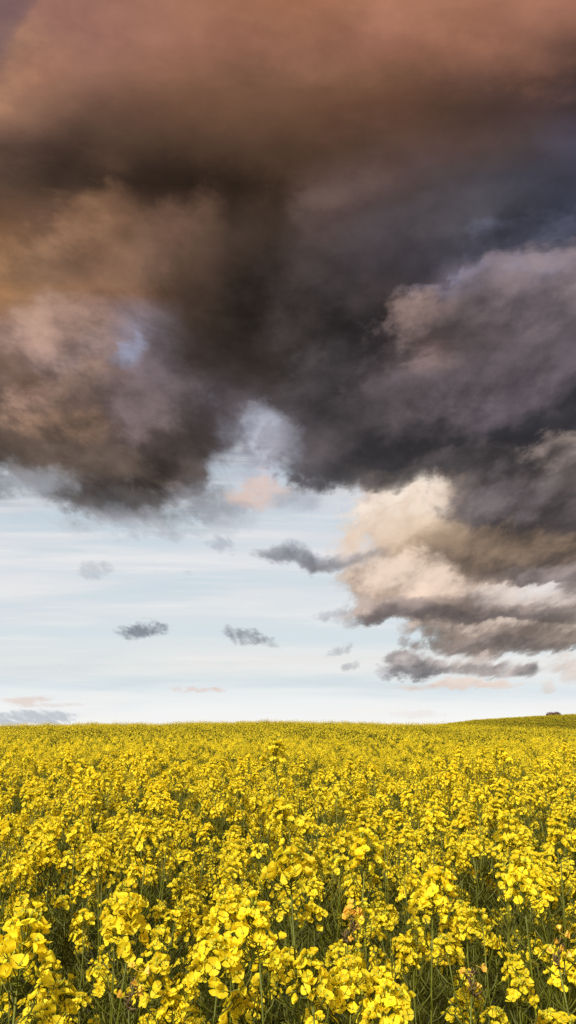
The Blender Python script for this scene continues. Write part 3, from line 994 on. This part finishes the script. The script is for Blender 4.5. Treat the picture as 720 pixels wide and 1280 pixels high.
pts_, vid_, rot_, scl_ = [], [], [], []
for x, y in rest_sites:
    r = random
    if y > NEAR_END and r.random() < .15 + .40 * (math.sin(x * 1.1 + y * .6) * math.sin(y * 1.5 - x * .7) > .25): continue
    s = plant_scale(x, y, r)
    pts_.append((x, y, float(ground_z(x, y)))); vid_.append(r.randrange(NMID)); rot_.append((r.gauss(0, .03), r.gauss(0, .03), r.uniform(0, 6.28))); scl_.append(s)
Y0 = 16.0
y = Y0 - .2
while y < CREST + 9:
    st_ = .88
    w = 0.375 * y * 1.12 + 4
    for x in np.arange(-w, w, st_):
        xx = x + random.uniform(-.2, .2); yy = y + random.uniform(-.2, .2)
        s = random.gauss(.98, .05) + .045 * math.sin(xx * .9 + yy * .5) * math.sin(yy * .37 - xx * .3)
        pts_.append((xx, yy, float(ground_z(xx, yy)))); q_ = 2.0 + 1.6 * math.sin(xx * .8 + 1.1 * math.sin(yy * .31)) * math.sin(yy * .45 + .6 * math.sin(xx * .37)) + random.gauss(0, .8)
        vid_.append(NMID + max(0, min(NPATCH - 1, int(round(q_)))))
        rot_.append((0, 0, random.uniform(0, 6.28))); scl_.append(s)
    y += st_
n_field = len(pts_)
# far hill
y = 175.0
while y < HILL_D + 25:
    st_ = 1.9
    x0 = (0.13 * y) ; x1 = 0.52 * y
    for x in np.arange(x0, x1, st_):
        xx = x + random.uniform(-.5, .5); yy = y + random.uniform(-.5, .5)
        pts_.append((xx, yy, float(ground_z(xx, yy)) - .3)); vid_.append(NMID + random.choice((0, 0, 1, 1, 2, 3)))
        rot_.append((0, 0, random.uniform(0, 6.28))); scl_.append(random.uniform(1.5, 1.9))
    y += st_
print("instances", len(pts_), "field", n_field)

def instanced(name, idx, label):
    me = bpy.data.meshes.new(name)
    me.from_pydata([pts_[i] for i in idx], [], [])
    at1 = me.attributes.new("vid", 'INT', 'POINT'); at1.data.foreach_set("value", [vid_[i] for i in idx])
    at2 = me.attributes.new("rot", 'FLOAT_VECTOR', 'POINT'); at2.data.foreach_set("vector", [c for i in idx for c in rot_[i]])
    at3 = me.attributes.new("scl", 'FLOAT', 'POINT'); at3.data.foreach_set("value", [scl_[i] for i in idx])
    o = bpy.data.objects.new(name, me); COL.objects.link(o)
    ng = bpy.data.node_groups.new(name, 'GeometryNodeTree')
    ng.interface.new_socket("Geometry", in_out='INPUT', socket_type='NodeSocketGeometry')
    ng.interface.new_socket("Geometry", in_out='OUTPUT', socket_type='NodeSocketGeometry')
    N = ng.nodes; L = ng.links
    gi, go = N.new('NodeGroupInput'), N.new('NodeGroupOutput')
    ci = N.new('GeometryNodeCollectionInfo'); ci.inputs['Collection'].default_value = tmpl
    ci.inputs['Separate Children'].default_value = True; ci.inputs['Reset Children'].default_value = True
    ip = N.new('GeometryNodeInstanceOnPoints')
    ip.inputs['Pick Instance'].default_value = True
    def attr(nm, ty):
        a_ = N.new('GeometryNodeInputNamedAttribute'); a_.data_type = ty; a_.inputs['Name'].default_value = nm
        return [s for s in a_.outputs if s.enabled and s.name == 'Attribute'][0]
    L.new(gi.outputs[0], ip.inputs['Points'])
    L.new(ci.outputs[0], ip.inputs['Instance'])
    L.new(attr("vid", 'INT'), ip.inputs['Instance Index'])
    e2r = N.new('FunctionNodeEulerToRotation')
    L.new(attr("rot", 'FLOAT_VECTOR'), e2r.inputs[0]); L.new(e2r.outputs[0], ip.inputs['Rotation'])
    L.new(attr("scl", 'FLOAT'), ip.inputs['Scale'])
    L.new(ip.outputs[0], go.inputs[0])
    md = o.modifiers.new("scatter", 'NODES'); md.node_group = ng
    o["kind"] = "stuff"; o["label"] = label; o["category"] = "crop"
    return o
instanced("rapeseed_crop", range(n_field), "mass of yellow flowering rapeseed stretching back to the crest of the field")
instanced("distant_rapeseed_crop", range(n_field, len(pts_)), "yellow-green rapeseed covering the far hill at the right")

# ------------------------------------------------------------------ two reddish-brown trees peeping over the far hill
def brown_tree(px, py_top, wpx, dist, seed, label):
    rnd = random.Random(seed)
    x, y, z = at(px, py_top, dist)
    gz = float(ground_z(x, y)) 
    root = bpy.data.objects.new("tree", None); COL.objects.link(root); root.location = (x, y, gz)
    H = z - gz; W = wpx / 1036.0 * dist / 2
    tr = MB(); tr.tube([(0, 0, 0), (.1, 0, H * .35), (.05, .05, H * .7)], [.22, .17, .06], 8, 0)
    for k in range(9):
        an = k * 2.4; h0 = H * (.25 + .05 * k)
        tr.tube([(.05, 0, h0), (math.cos(an) * W * .5, math.sin(an) * W * .5, h0 + H * .16), (math.cos(an) * W * .85, math.sin(an) * W * .85, h0 + H * .25)], [.08, .05, .02], 5, 0)
    link("trunk", tr.mesh("trunk", [M_BARK]), root)
    cr = MB()
    for k in range(2600):
        th = rnd.uniform(0, 6.28); ph = math.acos(rnd.uniform(-.35, 1)); rr = rnd.uniform(.55, 1.0) ** .6
        lump = 1 + .16 * math.sin(3 * th + seed) * math.sin(2.5 * ph) + rnd.gauss(0, .05)
        p = Vector((math.sin(ph) * math.cos(th) * W * rr * lump, math.sin(ph) * math.sin(th) * W * rr * lump, H * .52 + math.cos(ph) * H * .46 * rr * lump))
        a1 = Vector((rnd.gauss(0, 1), rnd.gauss(0, 1), rnd.gauss(0, 1))).normalized() * .13
        a2 = Vector((rnd.gauss(0, 1), rnd.gauss(0, 1), rnd.gauss(0, 1))).normalized() * .13
        cr.add([p, p + a1, p + a1 + a2, p + a2], [(0, 1, 2, 3)])
    link("crown", cr.mesh("crown", [M_BARK]), root)
    root["label"] = label; root["category"] = "tree"; root["group"] = "brown trees on the far hill"
brown_tree(688.5, 890.0, 13, HILL_D + 6, 5, "left of two low reddish-brown trees on top of the far hill")
brown_tree(695.5, 889.8, 11, HILL_D + 7, 8, "right of two low reddish-brown trees on top of the far hill")

# ------------------------------------------------------------------ render settings
scene.render.engine = 'CYCLES'
scene.cycles.use_denoising = False
scene.cycles.max_bounces = 6
scene.cycles.diffuse_bounces = 3
scene.cycles.transmission_bounces = 3
scene.cycles.sample_clamp_indirect = 4.0
scene.view_settings.view_transform = 'Standard'
scene.view_settings.look = 'None'
scene.view_settings.exposure = 0.38
scene.view_settings.gamma = 1.0
